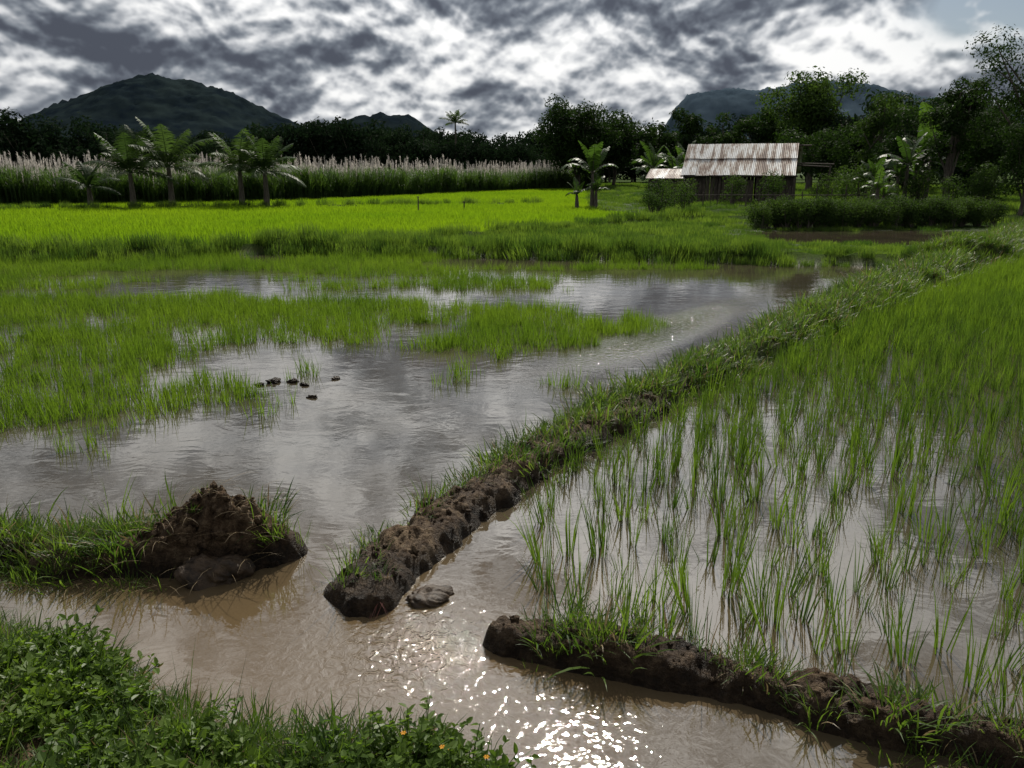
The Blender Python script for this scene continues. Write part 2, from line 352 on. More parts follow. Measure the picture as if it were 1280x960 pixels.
# right field transplanted rice
S_rn=[rice_src(i,random.randint(9,19),.48,.04,M_rice,w=.009) for i in range(14)]
gxx,gyy=np.meshgrid(np.arange(-1,32,.195),np.arange(2.0,40,.20)); x=gxx.ravel();y=gyy.ravel()
x=x+rng.normal(0,.05,len(x)); y=y+rng.normal(0,.05,len(y))
mk=(x>np.interp(y,dx_y,dx_x))&(dk(x,y,DIKE)>.10)&(dk(x,y,FRONT)>.08)&(x<y*.75+1.2)&(y<36)
fy=np.interp(x,[p[0] for p in FRONT],[p[1] for p in FRONT]); mk&=(y>fy)
mk&=~((x<.15)&(y<5.2)); mk&=(rng.uniform(0,1,len(x))<np.where(y<5.5,.74,.97))
x,y=x[mk],y[mk]; near=(y+rng.uniform(-2.5,2.5,len(x)))<11
sc_auto('rice_plants',np.column_stack([x[near],y[near]]),S_rn,.55,1.2,tilt=.09,zmin=-.06)
S_rm=[patch_src(i,26,.38,.10,M_ricemid,.012,'rice_mid',3) for i in range(6)]
sc_auto('rice_plants',np.column_stack([x[~near],y[~near]]),S_rm,.8,1.15,tilt=.05,zmin=-.06)
xx=rng.uniform(0,12,3400); yy=rng.uniform(6.5,14,3400); k=(xx>np.interp(yy,dx_y,dx_x)+.6)&(xx<yy*.75+1)&(rng.uniform(0,1,3400)<(yy-6.8)/5)
sc_auto('rice_plants',np.column_stack([xx[k],yy[k]]),S_rn,.6,1.0,tilt=.09,zmin=-.06)
# left field broadcast rice
A=[(-14,14.8),(-9.3,14.6),(-5.8,14.9),(-1.93,13.8),(.8,13.4),(2.1,11.9),(1.2,10.2),(-.41,10.0),(-2.1,10.9),(-3.36,10.6),(-3.9,10.4),(-4.1,9.3),(-2.9,8.7),(-2.8,8.0),(-3.6,7.3),(-4.65,6.9),(-9,6.9)]
def samp(x0,x1,y0,y1,d): n=int((x1-x0)*(y1-y0)*d); return rng.uniform(x0,x1,n),rng.uniform(y0,y1,n)
x,y=samp(-12,3,6.3,15.5,95); wx=x+.7*fbm(x,y,.9,4,41); wy=y+.7*fbm(x,y,.9,4,42)
dn=fbm(x,y,.8,5,43,.6)
k=inpoly(wx,wy,A)&(rng.uniform(0,1,len(x))<np.clip((dn+.34)*3.0+.3*(y>12.0),.03,1))&(x>-y*.75)
S_lb=[patch_src(i,15,.27,.09,M_ricemid,.0085,'rice_sparse',3) for i in range(8)]
pts=[np.column_stack([x[k],y[k]])]
x,y=samp(-2.5,2,8.3,10.6,40); k=(fbm(x,y,1.3,3,45)>.2)&(dk(x,y,DIKE)>.3)&(x<np.interp(y,dx_y,dx_x)); pts.append(np.column_stack([x[k],y[k]]))
x,y=samp(-5,-2.2,6.2,8,16); k=(fbm(x,y,1.1,3,46)>.2); pts.append(np.column_stack([x[k],y[k]]))
x,y=samp(-17,5,15.6,22,60); k=(fbm(x*.4,y*1.1,.8,3,47)>-.0+.045*(x+4))&(y<np.interp(x,BACKX,BACKY)); pts.append(np.column_stack([x[k],y[k]]))
p=np.concatenate(pts); sc_auto('rice_seedlings',p,S_lb,.6,1.3,tilt=.1,zmin=-.06)
# far bright rice fields
S_f=[patch_src(i,300,.34,.62,M_ricefar,.03,'rice_far') for i in range(5)]
gxx,gyy=np.meshgrid(np.arange(-62,9,1.0),np.arange(19,90,1.0)); x=(gxx+rng.uniform(-.3,.3,gxx.shape)).ravel(); y=(gyy+rng.uniform(-.3,.3,gyy.shape)).ravel()
cane_y=lambda x: np.interp(x,[-60,-30.5,-16,5.5,9],[46,48.5,56.4,93,95])
wedge=np.interp(x,[-6.5,1.8,5,8.5],[22.8,30.5,34,38])
yb=np.interp(x,BACKX,BACKY)
k=(np.abs(x)<y*.75+2)&(y>yb+1.4)&((x<-6.5)|(y>wedge+.9))&(y<cane_y(x)-.5)&(np.abs(dk(x,y,D3)+.4)>.7)&(x<np.interp(y,[34,45,60,90],[6,4.5,5,8]))
x,y=x[k],y[k]; sc_auto('rice_field',np.column_stack([x,y]),S_f,.85,1.12,tilt=.03)
S_w=[patch_src(i,200,.22,.5,M_grass,.02,'wild_grass',2) for i in range(5)]
x,y=samp(-8,17,20.5,38,3.2)
k=(y>np.interp(x,BACKX,BACKY)+.3)&(x<np.interp(y,dx_y,dx_x)-.5)&((y<np.interp(x,[-6.5,1.8,5,8.5],[22.8,30.5,34,38])+.5)|(x>7))&(x>-6.8)
k&=~((np.abs(x-WX)<4.7)&(np.abs(y-WY)<2.9)&(rng.uniform(0,1,len(x))<.96))
p1=np.column_stack([x[k],y[k]]); s1=rng.uniform(.6,1.4,k.sum())*np.where(p1[:,0]>7,.6,1)
x,y=samp(3,60,33,110,1.0); k=(x>np.interp(y,[33,45,60,90],[6,4.5,5,8]))&(x<y*.75+4)&(rng.uniform(0,1,len(x))<.75)&~((np.abs(x-13.5)<4.8)&(np.abs(y-50)<3)); p2=np.column_stack([x[k],y[k]])
sc_auto('field_grass',np.concatenate([p1,p2]),S_w,.6,1.4,tilt=.08,scl=np.concatenate([s1,rng.uniform(.6,1.4,len(p2))]))
# grass tufts on dikes
def tuft(i,n,h,rad,mats,w=.007,seg=4,lean=.75,curve=1.3):
    mb=MB()
    for k in range(n):
        a=ru(0,6.28); r=rad*math.sqrt(ru(0,1))
        mb.blade((r*math.cos(a),r*math.sin(a),-.02),a+ru(-.8,.8),h*ru(.4,1.1),w*ru(.7,1.3),ru(0.05,lean),ru(0.2,curve),seg,1 if random.random()<.08 else 0)
    return src(mb,'tuft_%02d'%i,mats)
S_t=[tuft(i,34,.16,.08,[M_grass,M_dry],curve=2.0,lean=.9) for i in range(10)]
def along(P,dens,wmul,off=0,t0=0,t1=1):
    out=[]
    for (x0,y0,w0,h0),(x1,y1,w1,h1) in zip(P[:-1],P[1:]):
        L=math.hypot(x1-x0,y1-y0); wd=(w0+w1)/2*wmul; n=int(L*wd*2*dens); q=rng.uniform(0,1,n); o=rng.uniform(-1,1,n)*wd+off
        nx,ny=-(y1-y0)/L,(x1-x0)/L
        out.append(np.column_stack([x0+q*(x1-x0)+nx*o,y0+q*(y1-y0)+ny*o]))
    return np.concatenate(out)
p=along(DIKE,130,1.15); x,y=p[:,0],p[:,1]
cov=np.interp(y,[3.9,4.3,4.8,5.4,6.2,7.5,9,12],[.6,.12,.38,.72,.85,.95,1,1])
lf=(x-np.interp(y,dx_y,dx_x))
cov=np.clip(cov+np.where(lf<-.03,.35,-.22*(y<8))+.6*fbm(x,y,1.6,2,51),0,1)
k=(rng.uniform(0,1,len(x))<cov)&(y<34); p=p[k]
s=np.clip(rng.lognormal(0,.38,len(p)),.4,2.0)*np.interp(p[:,1],[4,6,8,20],[.7,.95,1.05,1.4])
sc_auto('dike_grass',p,S_t,1,1,scl=s,tilt=.2,zmin=-.03)
p=along(FRONT,150,1.1); x,y=p[:,0],p[:,1]; k=(fbm(x,y,2.6,2,55)>.24)&(y>1.5)&(x>0.02); q1=p[k]
p=along(LEFT,260,1.2); x,y=p[:,0],p[:,1]; k=((np.hypot((x+1.83)/.40,(y-4.33)/.29)>1)|(rng.uniform(0,1,len(x))<.06))&(fbm(x,y,2,2,57)>-.5); q2=p[k]
q=np.concatenate([q1,q2]); sc_auto('bank_grass',q,S_t,.5,1.3,scl=np.clip(rng.lognormal(-.18,.4,len(q)),.35,1.8),tilt=.25,zmin=-.03)
S_l=[tuft(i+50,9,.42,.05,[M_grass,M_dry],w=.007,lean=.45,curve=1.1) for i in range(5)]
q=np.array([(-2.05,4.75),(-1.95,4.7),(-1.75,4.72),(-1.5,4.65),(-1.42,4.6),(-1.3,4.5),(-2.5,4.6),(-2.8,4.65),(-3.2,4.6),(-.9,4.05),(-.95,3.95),(-.6,5.1),(-.45,5.4),(-.2,5.7),(.1,6.2),(.5,6.9),(1.0,7.6),(1.7,8.6),(-1.35,2.85),(-1.2,2.8),(-.95,2.83),(.9,3.3),(.6,3.42),(1.9,2.95)])
sc_auto('tall_grass',q,S_l,.6,1.0,tilt=.15,zmin=-.03)
S_tb=[patch_src(i,90,.42,.28,M_grass,.016,'dike_tall',3) for i in range(5)]
p=np.concatenate([along(BACK,11,1.3,-.1),along(D2,5,1.),along(D3,5,1.)]); p=p[(np.abs(p[:,0])<p[:,1]*.75+2)]
sc_auto('tall_grass',p,S_tb,.5,1.15,tilt=.1,zmin=-.02,scl=rng.uniform(.5,1.15,len(p))*np.where((p[:,0]>7)&(p[:,1]<30),.6,1))
# ---------------------------------------------------------------- foreground bank weeds
def weed(i):
    mb=MB()
    for st in range(random.randint(3,5)):
        a=ru(0,6.28); ln=ru(.05,.15); le=ru(.2,.9); p0=Vector((ru(-.03,.03),ru(-.03,.03),-.01)); top=p0+Vector((math.cos(a)*math.sin(le),math.sin(a)*math.sin(le),math.cos(le)))*ln
        mb.tube([p0,(p0+top)/2+Vector((0,0,.01)),top],[.0018,.0015,.001],0,4)
        for k in range(random.randint(7,11)):
            q=ru(.3,1); pp=p0.lerp(top,q); b=ru(0,6.28); L=ru(.014,.034); W=L*ru(.45,.65); up_=ru(-.2,.8)
            dr=Vector((math.cos(b)*math.cos(up_),math.sin(b)*math.cos(up_),math.sin(up_))); sd=dr.cross(Vector((0,0,1))).normalized(); nn=sd.cross(dr)
            P=[pp,pp+dr*L*.35+sd*W*.5+nn*.004,pp+dr*L*.75+sd*W*.35+nn*.003,pp+dr*L,pp+dr*L*.75-sd*W*.35+nn*.003,pp+dr*L*.35-sd*W*.5+nn*.004,pp+dr*L*.5]
            mb.add(P,[(0,1,6),(1,2,6),(2,3,6),(3,4,6),(4,5,6),(5,0,6)],0)
    return src(mb,'weed_%02d'%i,[M_weed])
S_we=[weed(i) for i in range(10)]
x,y=samp(-5,2,1.4,4.4,430); tb=np.interp(x,BKX,BKY)-y; fw=fbm(x,y,1.5,3,61)
k=(tb>-.02)&(fw>-.12)&(np.abs(x)<y*.8+.5); sc_auto('leafy_weeds',np.column_stack([x[k],y[k]]),S_we,.6,1.7,tilt=.3)
S_t2=[tuft(i+20,30,.14,.06,[M_grass,M_dry],w=.0045,curve=2.2,lean=1.0) for i in range(8)]
x,y=samp(-5,2,1.4,4.4,300); tb=np.interp(x,BKX,BKY)-y; k=(tb>-.05)&(np.abs(x)<y*.8+.5)&((fbm(x,y,1.5,3,61)<.1)|(tb<.15))&(fbm(x,y,3.5,2,64)>-.45)
sc_auto('lawn_grass',np.column_stack([x[k],y[k]]),S_t2,.5,1.7,tilt=.25)
# ---------------------------------------------------------------- trees
def leafcloud(mb,centers,n,size,m=0,flat=.75):
    tot=sum(r**2 for _,r in centers)
    for cen,r in centers:
        cnt=int(n*r*r/tot)
        for _ in range(cnt):
            v=Vector((random.gauss(0,1),random.gauss(0,1),random.gauss(0,1))).normalized(); rr=r*(ru(.25,1)**.5)*ru(.8,1.2)
            p=cen+Vector((v.x*rr,v.y*rr,v.z*rr*flat))
            nn=(v+Vector((random.gauss(0,.6),random.gauss(0,.6),random.gauss(.3,.6)))).normalized()
            a=nn.orthogonal().normalized(); b=nn.cross(a); q=ru(0,6.28); a2=a*math.cos(q)+b*math.sin(q); b2=nn.cross(a2); s=size*ru(.6,1.3)
            mb.add([p-a2*s,p-b2*s*.45+nn*s*.1,p+a2*s,p+b2*s*.45+nn*s*.1],[(0,1,2,3)],m)
def tree_mesh(h,wd,n,leaf,cb=.25,K=26,trunk_r=None,flat=.7,irr=.25,cr=(.08,.21)):
    mb=MB(); tr=trunk_r or h*.025; cz=h*(cb+1)/2; ch=h*(1-cb)/2
    tp=[Vector((0,0,-.3)),Vector((ru(-.1,.1)*h*.1,0,h*cb*.6)),Vector((ru(-.1,.1)*h*.3,ru(-.1,.1)*h*.2,h*(cb+.15))),Vector((0,0,h*.75))]
    mb.tube(tp,[tr*1.3,tr,tr*.7,tr*.2],1,8); cs=[]
    for i in range(K):
        v=Vector((random.gauss(0,1),random.gauss(0,1),random.gauss(0,1))).normalized(); rr=ru(.25,.85)+ru(-irr,irr)*.4
        if v.z<-.3: rr*=.8
        p=Vector((v.x*wd/2*rr,v.y*wd/2*rr,cz+v.z*ch*rr)); r=wd*ru(*cr); cs.append((p,r))
        if i<14 or rr>.8:
            s0=tp[1].lerp(tp[3],ru(.1,.7)); md=(s0+p)/2+Vector((0,0,-.05*h*ru(0,1))); mb.tube([s0,md,p],[tr*.4,tr*.25,tr*.06],1,5)
    leafcloud(mb,cs,n,leaf,0,flat); return mb
def tree(name,x,y,h,wd,n,leaf,mat,z=None,**k):
    o=tree_mesh(h,wd,n,leaf,**k).obj(name,[mat,M_bark]); o.location=(x,y,float(Hf(np.array([x]),np.array([y]))[0]) if z is None else z); o.rotation_euler[2]=ru(0,6); return o
random.seed(3)
tree('mango_tree',7.4,92,11.2,10.6,26000,.17,M_tree,cb=.0,K=130,irr=.05,cr=(.1,.15))
tree('mango_tree',12.0,97,8.8,9,10000,.2,M_tree,cb=.05,K=60,irr=.08)
tree('tree',15.5,88,8.5,6,5500,.18,M_tree,cb=.06,K=32)
tree('tree',18.3,86,9.2,5,4500,.18,M_tree,cb=.06,irr=.4,K=30)
tree('tree',21.3,84,7.5,6,4500,.18,M_tree,cb=.06)
tree('tree',24.6,82,8.4,6,5000,.18,M_tree,cb=.08,irr=.4)
tree('tree',28.2,78,12.0,9.0,11000,.18,M_tree2,cb=.12,K=50,irr=.4)
tree('tree',33,74,8.6,8,7000,.17,M_tree,cb=.08,K=34)
tree('tree',22.5,60,6.2,6,6000,.13,M_tree,cb=.1)
tree('tree',27.5,62,8.4,5.2,5500,.13,M_tree2,cb=.1,irr=.4)
tree('tree',36.5,66,9.0,8,6500,.16,M_tree,cb=.08)
tree('tree',30.0,53,7.4,7,7000,.12,M_tree,cb=.1,irr=.4)
tree('tree',25.4,52,6.0,5,5000,.12,M_tree,cb=.08,irr=.4)
tree('tree',22.8,36.5,4.2,4.0,7000,.08,M_tree,cb=.05,irr=.4,K=34)
tree('tree',25.6,40,9.8,6.8,18000,.09,M_tree,cb=.15,K=64,irr=.5)
tree('tree',23.4,44,8.0,3.8,8000,.09,M_tree,cb=.08,irr=.45,K=34)
# distant tree mass
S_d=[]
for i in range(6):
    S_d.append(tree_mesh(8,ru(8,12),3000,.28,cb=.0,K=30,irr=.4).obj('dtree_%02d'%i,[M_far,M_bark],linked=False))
pts=[];ss=[]
def row(x0,x1,y,n,h0,h1):
    for i in range(n):
        q=(i+ru(-.3,.3))/max(1,n-1); pts.append((x0+q*(x1-x0),y+ru(-6,6),0)); ss.append(ru(h0,h1)/8)
row(-80,-66,112,4,10,11.5); row(-76,-52,118,8,8,9.5); row(-54,-34,125,8,6.5,8); row(-36,-24,122,5,9,10.5); row(-30,10,140,16,7.5,10)
row(-26,22,126,16,6,8.5); row(15,50,125,9,8,11); row(45,110,110,14,9,13); row(-170,-80,125,12,9,13); row(-90,90,165,30,8,10.5)
row(30,60,80,8,6,8); row(36,75,60,9,5,8)
pts=np.array(pts); n=len(pts)
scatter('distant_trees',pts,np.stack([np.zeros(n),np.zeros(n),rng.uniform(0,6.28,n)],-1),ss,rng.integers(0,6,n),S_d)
# yard shrubs
S_s=[]
for i in range(4):
    mb=MB(); cs=[(Vector((ru(-.4,.4),ru(-.4,.4),ru(.2,1.1))),ru(.25,.42)) for _ in range(9)]; leafcloud(mb,cs,1300,.045,0,.9)
    for cen,r in cs[:6]: mb.tube([(0,0,-.1),cen*.5,cen],[.03,.02,.008],1,5)
    S_s.append(mb.obj('shrub_%02d'%i,[M_tree2,M_bark],linked=False))
n=90; hx=np.linspace(9.8,19.5,n)+rng.normal(0,.1,n); hy=32.4+rng.normal(0,.35,n)+.1*(hx-9)
sc_auto('hedge',np.column_stack([hx,hy]),S_s,.65,.92,tilt=.08)
px=[12.3,14.2,17.4,18.6,20,22,24,26,8.6,21,23,25.5,19.6,27,29,30,18.2,7.6,6.8,8.2]; py=[45.5,45,46,44,43,44,42,45,45,39,40,38,48,47,44,41,40,42,40,39]
sc_auto('shrubs',np.column_stack([px,py]),S_s,.9,1.7,tilt=.05)
# ---------------------------------------------------------------- palms
def palm(name,x,y,th,fl,nf):
    mb=MB(); mb.tube([(0,0,-.2),(.05,0,th*.5),(.02,.03,th)],[.22,.15,.11],1,9); top=Vector((.02,.03,th))
    for k in range(nf):
        a=k*2.4+ru(-.2,.2); el=R(np.interp(k,[0,nf-1],[10,84])+ru(-6,6)); L=fl*ru(.8,1.1); seg=12; p=top.copy(); ang=el; P=[p.copy()]
        for i in range(seg):
            p=p+Vector((math.cos(a)*math.cos(ang),math.sin(a)*math.cos(ang),math.sin(ang)))*L/seg; ang-=R(6.5 if el<1 else 4.5)*(0.4+i/seg); P.append(p.copy())
        mb.tube(P,[.03*(1-.85*i/seg) for i in range(seg+1)],0,4)
        sd=Vector((-math.sin(a),math.cos(a),0))
        for j in range(44):
            q=.12+.88*j/44; i=min(int(q*seg),seg-1); pp=P[i].lerp(P[i+1],q*seg-i); tg=(P[i+1]-P[i]).normalized()
            ll=fl*.27*math.sin(math.pi*min(1,q*.9+.12))**.6*ru(.85,1.1)
            for sg in (-1,1):
                dv=(sd*sg*.85+tg*.5+Vector((0,0,-.35+ru(-.15,.25)))).normalized(); e=pp+dv*ll+Vector((0,0,-ll*.2)); wv=tg*.028
                md=pp+dv*ll*.5
                mb.add([pp-wv*.6,pp+wv*.6,md+wv,e,md-wv],[(0,1,2,4),(4,2,3)],0)
    o=mb.obj(name,[M_palm,M_bark]); o.location=(x,y,0); return o
random.seed(11)
palm('coconut_palm',-24.3,47,1.3,1.9,10); palm('coconut_palm',-21.6,46.5,2.1,2.9,15); palm('coconut_palm',-19.6,47,2.4,3.1,15)
palm('coconut_palm',-15.9,48,2.2,2.8,14); palm('coconut_palm',-14.3,47.5,2.2,2.7,14); palm('coconut_palm',-8.5,125,9.0,2.5,14)
# ---------------------------------------------------------------- banana plants
def banana(name,x,y,h,nl=8,stems=1,sc_=1):
    mb=MB()
    for s in range(stems):
        b=Vector((ru(-.6,.6)*(s>0),ru(-.6,.6)*(s>0),0)); hh=h*(1 if s==0 else ru(.5,.85)); sh=hh*.5
        mb.tube([b+Vector((0,0,-.2)),b+Vector((.03,0,sh*.5)),b+Vector((.05,0,sh))],[.14,.11,.07],1,9); top=b+Vector((.05,0,sh))
        for k in range(nl):
            a=k*2.4+ru(-.4,.4); el=R(np.interp(k,[0,nl-1],[30,86])+ru(-8,8)); L=hh*.54*ru(.75,1.1); W=L*.17; seg=10; p=top.copy(); ang=el; P=[p.copy()]
            for i in range(seg):
                p=p+Vector((math.cos(a)*math.cos(ang),math.sin(a)*math.cos(ang),math.sin(ang)))*L/seg; ang-=R(12)*(i/seg+.2)*(1.4 if el<1.1 else .7); P.append(p.copy())
            mb.tube(P,[.03*(1-.8*i/seg) for i in range(seg+1)],1,4); sd=Vector((-math.sin(a),math.cos(a),0))
            for j in range(2,seg*2):
                q=j/(seg*2); q2=(j+ru(.8,1.05))/(seg*2); f1=math.sin(math.pi*min(1,(q-.08)/.94))**.55*W if q>.08 else 0; f2=math.sin(math.pi*min(.98,(q2-.08)/.94))**.55*W
                A_=P[int(q*seg)].lerp(P[min(int(q*seg)+1,seg)],q*seg-int(q*seg)); ii=min(int(q2*seg),seg-1); B_=P[ii].lerp(P[ii+1],min(1,q2*seg-ii))
                for sg in (-1,1):
                    dz=Vector((0,0,-ru(.1,.55))); 
                    mb.add([A_,B_,B_+(sd*sg+dz)*f2,A_+(sd*sg+dz)*f1],[(0,1,2,3)],0)
    o=mb.obj(name,[M_ban,M_bark]); o.location=(x,y,float(Hf(np.array([x]),np.array([y]))[0])); o.rotation_euler[2]=ru(0,6); return o
random.seed(5)
for (x,y,h,nl,st) in [(4.6,47,4.0,9,2),(9.6,56,4.2,8,2),(3.6,45,1.8,6,1),(18.9,43,2.8,8,2),(17.0,38,2.0,7,2),(21.6,45,4.2,8,2),(25.3,50,6.0,8,1),(12.5,60,4.2,8,2),(23.3,47,4.6,8,2),(10.6,54,3.4,8,2)]:
    banana('banana_plant',x,y,h,nl,st)
# ---------------------------------------------------------------- sugarcane
def cane(i,tass):
    mb=MB()
    for k in range(9):
        b=(ru(-.5,.5),ru(-.5,.5),-.05); h=ru(1.2,1.9); a0=ru(0,6.28)
        mb.tube([b,(b[0]+.05,b[1],h)],[.018,.012],0,4)
        for j in range(9):
            z=h*ru(.35,1); mb.blade((b[0],b[1],z),ru(0,6.28),ru(.8,1.2),.05,ru(.1,.6),ru(.8,2.2),4,0)
        if tass and random.random()<.22:
            z=h+.1; p=[Vector((b[0],b[1],z)),Vector((b[0]+.03,b[1],z+.95))]; mb.tube(p,[.008,.004],1,3)
            for j in range(26):
                q=ru(.5,1.15); mb.blade(tuple(p[0].lerp(p[1],q)),ru(-.5,.5),.24,.03,ru(.2,.9),.6,2,1)
    return src(mb,'cane_%02d'%i,[M_cane,M_tassel])
random.seed(9)
S_c=[cane(i,i<5) for i in range(7)]; 
n=2800; x=rng.uniform(-75,10,n); y=cane_y(x)+rng.uniform(0,1,n)**1.5*16*np.where(x>-20,1.6,1); k=(x>-y*.75-2)
x,y=x[k],y[k]; hs=.95+.2*fbm(x,y,.12,3,71)+rng.uniform(-.12,.12,len(x))
sc_auto('sugarcane_field',np.column_stack([x,y]),S_c,.95,1.2,tilt=.05,scl=hs)
# ---------------------------------------------------------------- mountains
def mountain(name,D,prof,depth,mat,amp,res,seed):
    px=[p[0] for p in prof]; pz=[p[1] for p in prof]
    def zf(x,y):
        r=np.interp(x,px,pz); q=(y-D)/depth
        sh=np.exp(-np.abs(q)**1.5*2.2)
        f=fbm(x,y,.006,5,seed,.55); return r*sh*(1+.28*f*(1-sh*.8))+amp*fbm(x,y,.07,4,seed+9,.7)*(sh+.2)-6
    gridmesh(name,np.arange(px[0],px[-1],res),np.arange(D-depth*1.3,D+depth,res*1.5),zf,mat)
MH1=hillmat('mountain_forest_haze',(.008,.013,.018),(.018,.027,.028),.02)  # faint blue haze and backlit shade put into the forest colour
MH3=hillmat('mountain_forest_far_haze',(.036,.054,.074),(.056,.08,.102),.008)  # distance haze painted as a paler, bluer forest colour
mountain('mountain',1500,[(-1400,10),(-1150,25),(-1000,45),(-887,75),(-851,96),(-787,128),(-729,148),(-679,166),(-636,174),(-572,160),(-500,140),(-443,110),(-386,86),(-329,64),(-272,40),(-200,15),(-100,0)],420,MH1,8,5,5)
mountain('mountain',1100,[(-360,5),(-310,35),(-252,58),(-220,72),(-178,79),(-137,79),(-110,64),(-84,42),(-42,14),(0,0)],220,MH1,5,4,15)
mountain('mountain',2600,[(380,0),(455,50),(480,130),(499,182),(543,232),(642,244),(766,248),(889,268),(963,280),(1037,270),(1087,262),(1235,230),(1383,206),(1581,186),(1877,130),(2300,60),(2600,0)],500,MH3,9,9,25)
# ---------------------------------------------------------------- hut
m,t=newmat('rusty_iron'); g=t.n('ShaderNodeTexCoord').outputs['Object']
r1=t.noise(t.mapping(g,scale=(1.3,.45,.45)),1.6,5,.7); r2=t.noise(t.mapping(g,scale=(4,.3,.3)),1.0,2,.6)
cc=t.ramp(t.m('ADD',t.m('MULTIPLY',r1,.55),t.m('MULTIPLY',r2,.45)),[(.41,(.075,.038,.022)),(.46,(.16,.10,.065)),(.50,(.33,.29,.25)),(.56,(.56,.56,.55))])
t.n('ShaderNodeOutputMaterial',{0:t.n('ShaderNodeBsdfPrincipled',{'Base Color':cc,'Roughness':.45,'Metallic':.2})}); M_iron=m
m,t=newmat('weathered_wood'); g=t.n('ShaderNodeTexCoord').outputs['Object']
cc=t.ramp(t.noise(t.mapping(g,scale=(5,5,.8)),3,5,.6),[(.35,(.025,.02,.015)),(.65,(.09,.072,.055))])
t.n('ShaderNodeOutputMaterial',{0:t.n('ShaderNodeBsdfPrincipled',{'Base Color':cc,'Roughness':.9})}); M_wood=m
hut=bpy.data.objects.new('farm_hut',None); link(hut); hut.location=(13.9,50,.35); hut.rotation_euler[2]=R(-20)
def part(mb,name,mats):
    o=mb.obj(name,mats); o.parent=hut; return o
def corr(mb,x0,x1,p0,p1,amp=.010,wl=.10,m=0):
    n=int((x1-x0)/wl*4); vs=[]
    ny,nz=-(p1[1]-p0[1]),(p1[0]-p0[0]); l=math.hypot(ny,nz); ny/=l;nz/=l
    if nz<0: ny,nz=-ny,-nz
    for i in range(n+1):
        x=x0+(x1-x0)*i/n; a=amp*math.sin(i*math.pi/2)
        vs+= [(x,p0[0]+ny*a,p0[1]+nz*a),(x,p1[0]+ny*a,p1[1]+nz*a)]
    mb.add(vs,[(2*i,2*i+2,2*i+3,2*i+1) for i in range(n)],m)
hw=3.1
mb=MB()
for k in range(8):
    x0=-hw-.15+k*.80; dz=ru(-.03,.03)
    corr(mb,x0,x0+.83,(-2.45,1.62+dz),(-1.0,2.62+dz)); corr(mb,x0,x0+.83,(-1.15,2.55+dz*.5+.03),(.05,3.42+dz*.3+.03))
part(mb,'roof_front',[M_iron])
mb=MB(); corr(mb,-hw-.1,hw+.3,(2.3,1.7),(.0,3.40)); part(mb,'roof_back',[M_iron])
mb=MB()
for i in range(28):
    x=-hw+.05+i*(2*hw-.1)/27
    if 15<=i<=18: continue
    mb.box((x,-2.0,.75+ru(-.03,.03)),(.2,.03,1.6),0)
for y0 in (-1,1):
    for i in range(18):
        y=-1.9+i*.225; hh=1.6+ (1.55*(1-abs(y)/2.2)); mb.box((y0*hw,y,hh/2-.05),(.03,.2,hh),0)
for i in range(28): mb.box((-hw+.05+i*(2*hw-.1)/27,2.0,.75),(.2,.03,1.6),0)
part(mb,'walls',[M_wood])
mb=MB()
for x in (-hw,-1,1.1,hw):
    for y in (-2.08,2.08): mb.tube([(x,y,-.3),(x,y,1.75)],[.07,.06],0,8)
mb.tube([(-hw-.2,-2.3,1.58),(hw+.2,-2.3,1.58)],[.05,.05],0,6); mb.tube([(-hw-.2,0,3.3),(hw+.8,0,3.32)],[.05,.05],0,6)
mb.tube([(hw,-.8,2.3),(hw+2.1,-.9,2.25)],[.05,.04],0,6); mb.tube([(hw,.6,2.2),(hw+2.0,.5,2.1)],[.05,.04],0,6); mb.tube([(hw+1.9,-.9,-.3),(hw+1.9,-.85,2.3)],[.06,.05],0,6)
part(mb,'posts_and_beams',[M_wood])
mb=MB(); corr(mb,-hw-2.3,-hw+.05,(-2.2,1.45),(-.6,2.0)); corr(mb,-hw-2.3,-hw+.05,(1.6,1.3),(-.6,2.0))
part(mb,'lean_to_roof',[M_iron])
mb=MB()
for i in range(11): mb.box((-hw-2.1+i*.2,-1.8,.68),(.17,.03,1.4),0)
for i in range(14): mb.box((-hw-2.15,-1.7+i*.23,.68),(.03,.2,1.36),0)
part(mb,'lean_to_walls',[M_wood])
mb=MB(); mb.box((.47,-1.97,.68),(.86,.04,1.35),0); part(mb,'door',[M_wood])
mb=MB()
for i in range(16): mb.tube([(8.6+i*.75,43.2+ru(-.1,.1),.1),(8.6+i*.75+ru(-.08,.08),43.2,ru(1.1,1.6))],[.035,.03],0,5)
mb.tube([(8.5,43.2,1.0),(20,43.2,1.0)],[.025,.025],0,5); mb.obj('stake_fence',[M_wood])
for (x,y,h) in [(-4.75,41.2,.95),(-2.6,44,.6)]:
    mb=MB(); mb.tube([(x,y,-.1),(x+.02,y,h)],[.035,.03],0,6); mb.box((x+.01,y,h+.02),(.12,.05,.04)); mb.obj('wooden_stake',[M_wood])
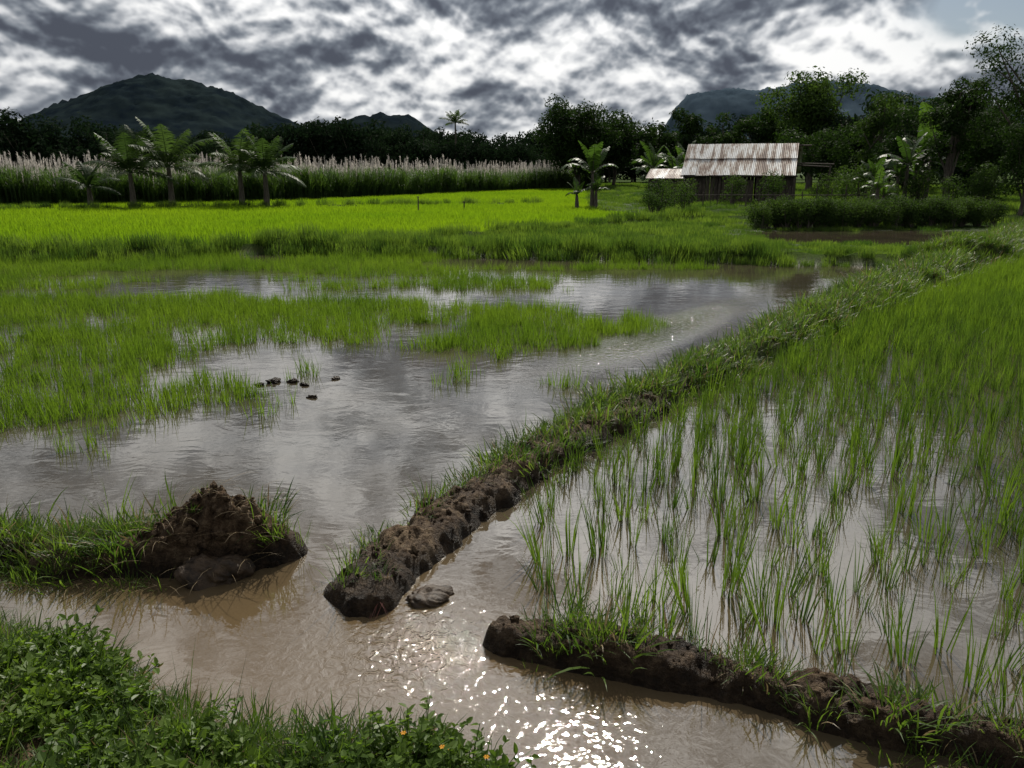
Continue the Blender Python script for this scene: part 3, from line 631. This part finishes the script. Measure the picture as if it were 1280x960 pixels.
# ---------------------------------------------------------------- rocks, clods
m,t=newmat('wet_stone'); g=t.n('ShaderNodeNewGeometry').outputs['Position']
cc=t.ramp(t.noise(g,14,6,.65),[(.35,(.016,.010,.006)),(.65,(.07,.045,.026))])
t.n('ShaderNodeOutputMaterial',{0:t.n('ShaderNodeBsdfPrincipled',{'Base Color':cc,'Roughness':.55,'Specular IOR Level':.25,'Normal':t.n('ShaderNodeBump',{'Strength':.6,'Distance':.015,'Height':t.noise(g,35,5,.65)})})}); M_stone=m
import bmesh
def rock(name,loc,dim,seed,mat,rot=0,rough=.18,sub=5,linked=True):
    bm=bmesh.new(); bmesh.ops.create_icosphere(bm,subdivisions=sub,radius=1)
    r=np.array([v.co[:] for v in bm.verts]); q=1+rough*fbm(r[:,0]*1.0+r[:,2]*.7+5,r[:,1]-r[:,2]*.6,1.6,5,seed,.55)*1.6
    for v,k in zip(bm.verts,q):
        cth=Vector(v.co)*k; v.co=Vector((cth.x*dim[0],cth.y*dim[1],cth.z*dim[2]))
    me=bpy.data.meshes.new(name); bm.to_mesh(me); bm.free(); me.materials.append(mat)
    for p in me.polygons: p.use_smooth=True
    o=bpy.data.objects.new(name,me)
    if linked: link(o)
    o.location=loc; o.rotation_euler=(ru(-.15,.15),ru(-.1,.1),rot); return o
rock('rock',(-1.72,4.19,.02),(.16,.10,.10),3,M_stone,.2,.5); rock('rock',(-.47,3.97,-.01),(.14,.09,.05),8,M_stone,.4,.4)
for (x,y,s) in [(-2.65,8.6,.09),(-2.45,8.65,.08),(-2.3,8.5,.06),(-2.8,8.5,.06),(-2.0,8.75,.05),(-2.1,8.0,.05)]:
    rock('mud_clod',(x,y,.0),(s,s*.7,s*.45),int(x*100)%97,M_soil,ru(0,3),.7,4)
S_cl=[rock('clod_%02d'%i,(0,0,0),(1,ru(.6,.9),ru(.5,.8)),i*7+1,M_soil,0,.75,3,False) for i in range(6)]
p=np.concatenate([along(DIKE[:6],190,.9),along(FRONT,240,.9)]); 
mx_,my_=rng.uniform(-2.2,-1.4,330),rng.uniform(4.15,4.7,330); mk=np.hypot((mx_+1.8)/.42,(my_-4.42)/.28)<1
p=np.concatenate([p,np.column_stack([mx_[mk],my_[mk]])])
k=(p[:,1]>2.2); p=p[k]
sc_auto('mud_clods',p,S_cl,1,1,tilt=.6,zoff=-.004,scl=np.clip(rng.lognormal(-4.3,.55,len(p)),.005,.045))
mb=MB()
for i in range(110):
    x0=-2.12+ru(-.1,.62); y0=4.2+ru(-.05,.3); a=ru(-2.2,1.0); L=ru(.1,.4); z0=float(Hf(np.array([x0]),np.array([y0]))[0])+.01
    mb.blade((x0,y0,z0),a,L,.005,1.0,1.2,4,0)
mb.obj('dry_stalks',[M_dry])
mb=MB()
for i in range(7):
    x0=-.72+ru(-.06,.06); y0=3.87+ru(-.04,.04); a=-1.2+ru(-1,1); L=ru(.08,.18)
    mb.tube([(x0,y0,.07),(x0+L*.5*math.cos(a),y0+L*.5*math.sin(a),.05),(x0+L*math.cos(a),y0+L*math.sin(a),-.01)],[.003,.002,.001],0,4)
m,t=newmat('red_root'); t.n('ShaderNodeOutputMaterial',{0:t.n('ShaderNodeBsdfPrincipled',{'Base Color':(.10,.03,.02),'Roughness':.5})})
mb.obj('exposed_roots',[m])
mb=MB()
for i in range(5):
    x=ru(-.4,.05); y=ru(2.2,2.5); z=float(Hf(np.array([x]),np.array([y]))[0])+ru(.1,.16)
    mb.tube([(x,y,z-.15),(x,y,z)],[.0015,.0012],1,4)
    for k in range(6):
        a=k*1.047; mb.add([(x,y,z),(x+.009*math.cos(a-.4),y+.009*math.sin(a-.4),z+.003),(x+.012*math.cos(a),y+.012*math.sin(a),z+.002),(x+.009*math.cos(a+.4),y+.009*math.sin(a+.4),z+.003)],[(0,1,2,3)],0)
mb.obj('wild_flowers',[M_flower,M_weed])
print('done',len(bpy.data.objects))
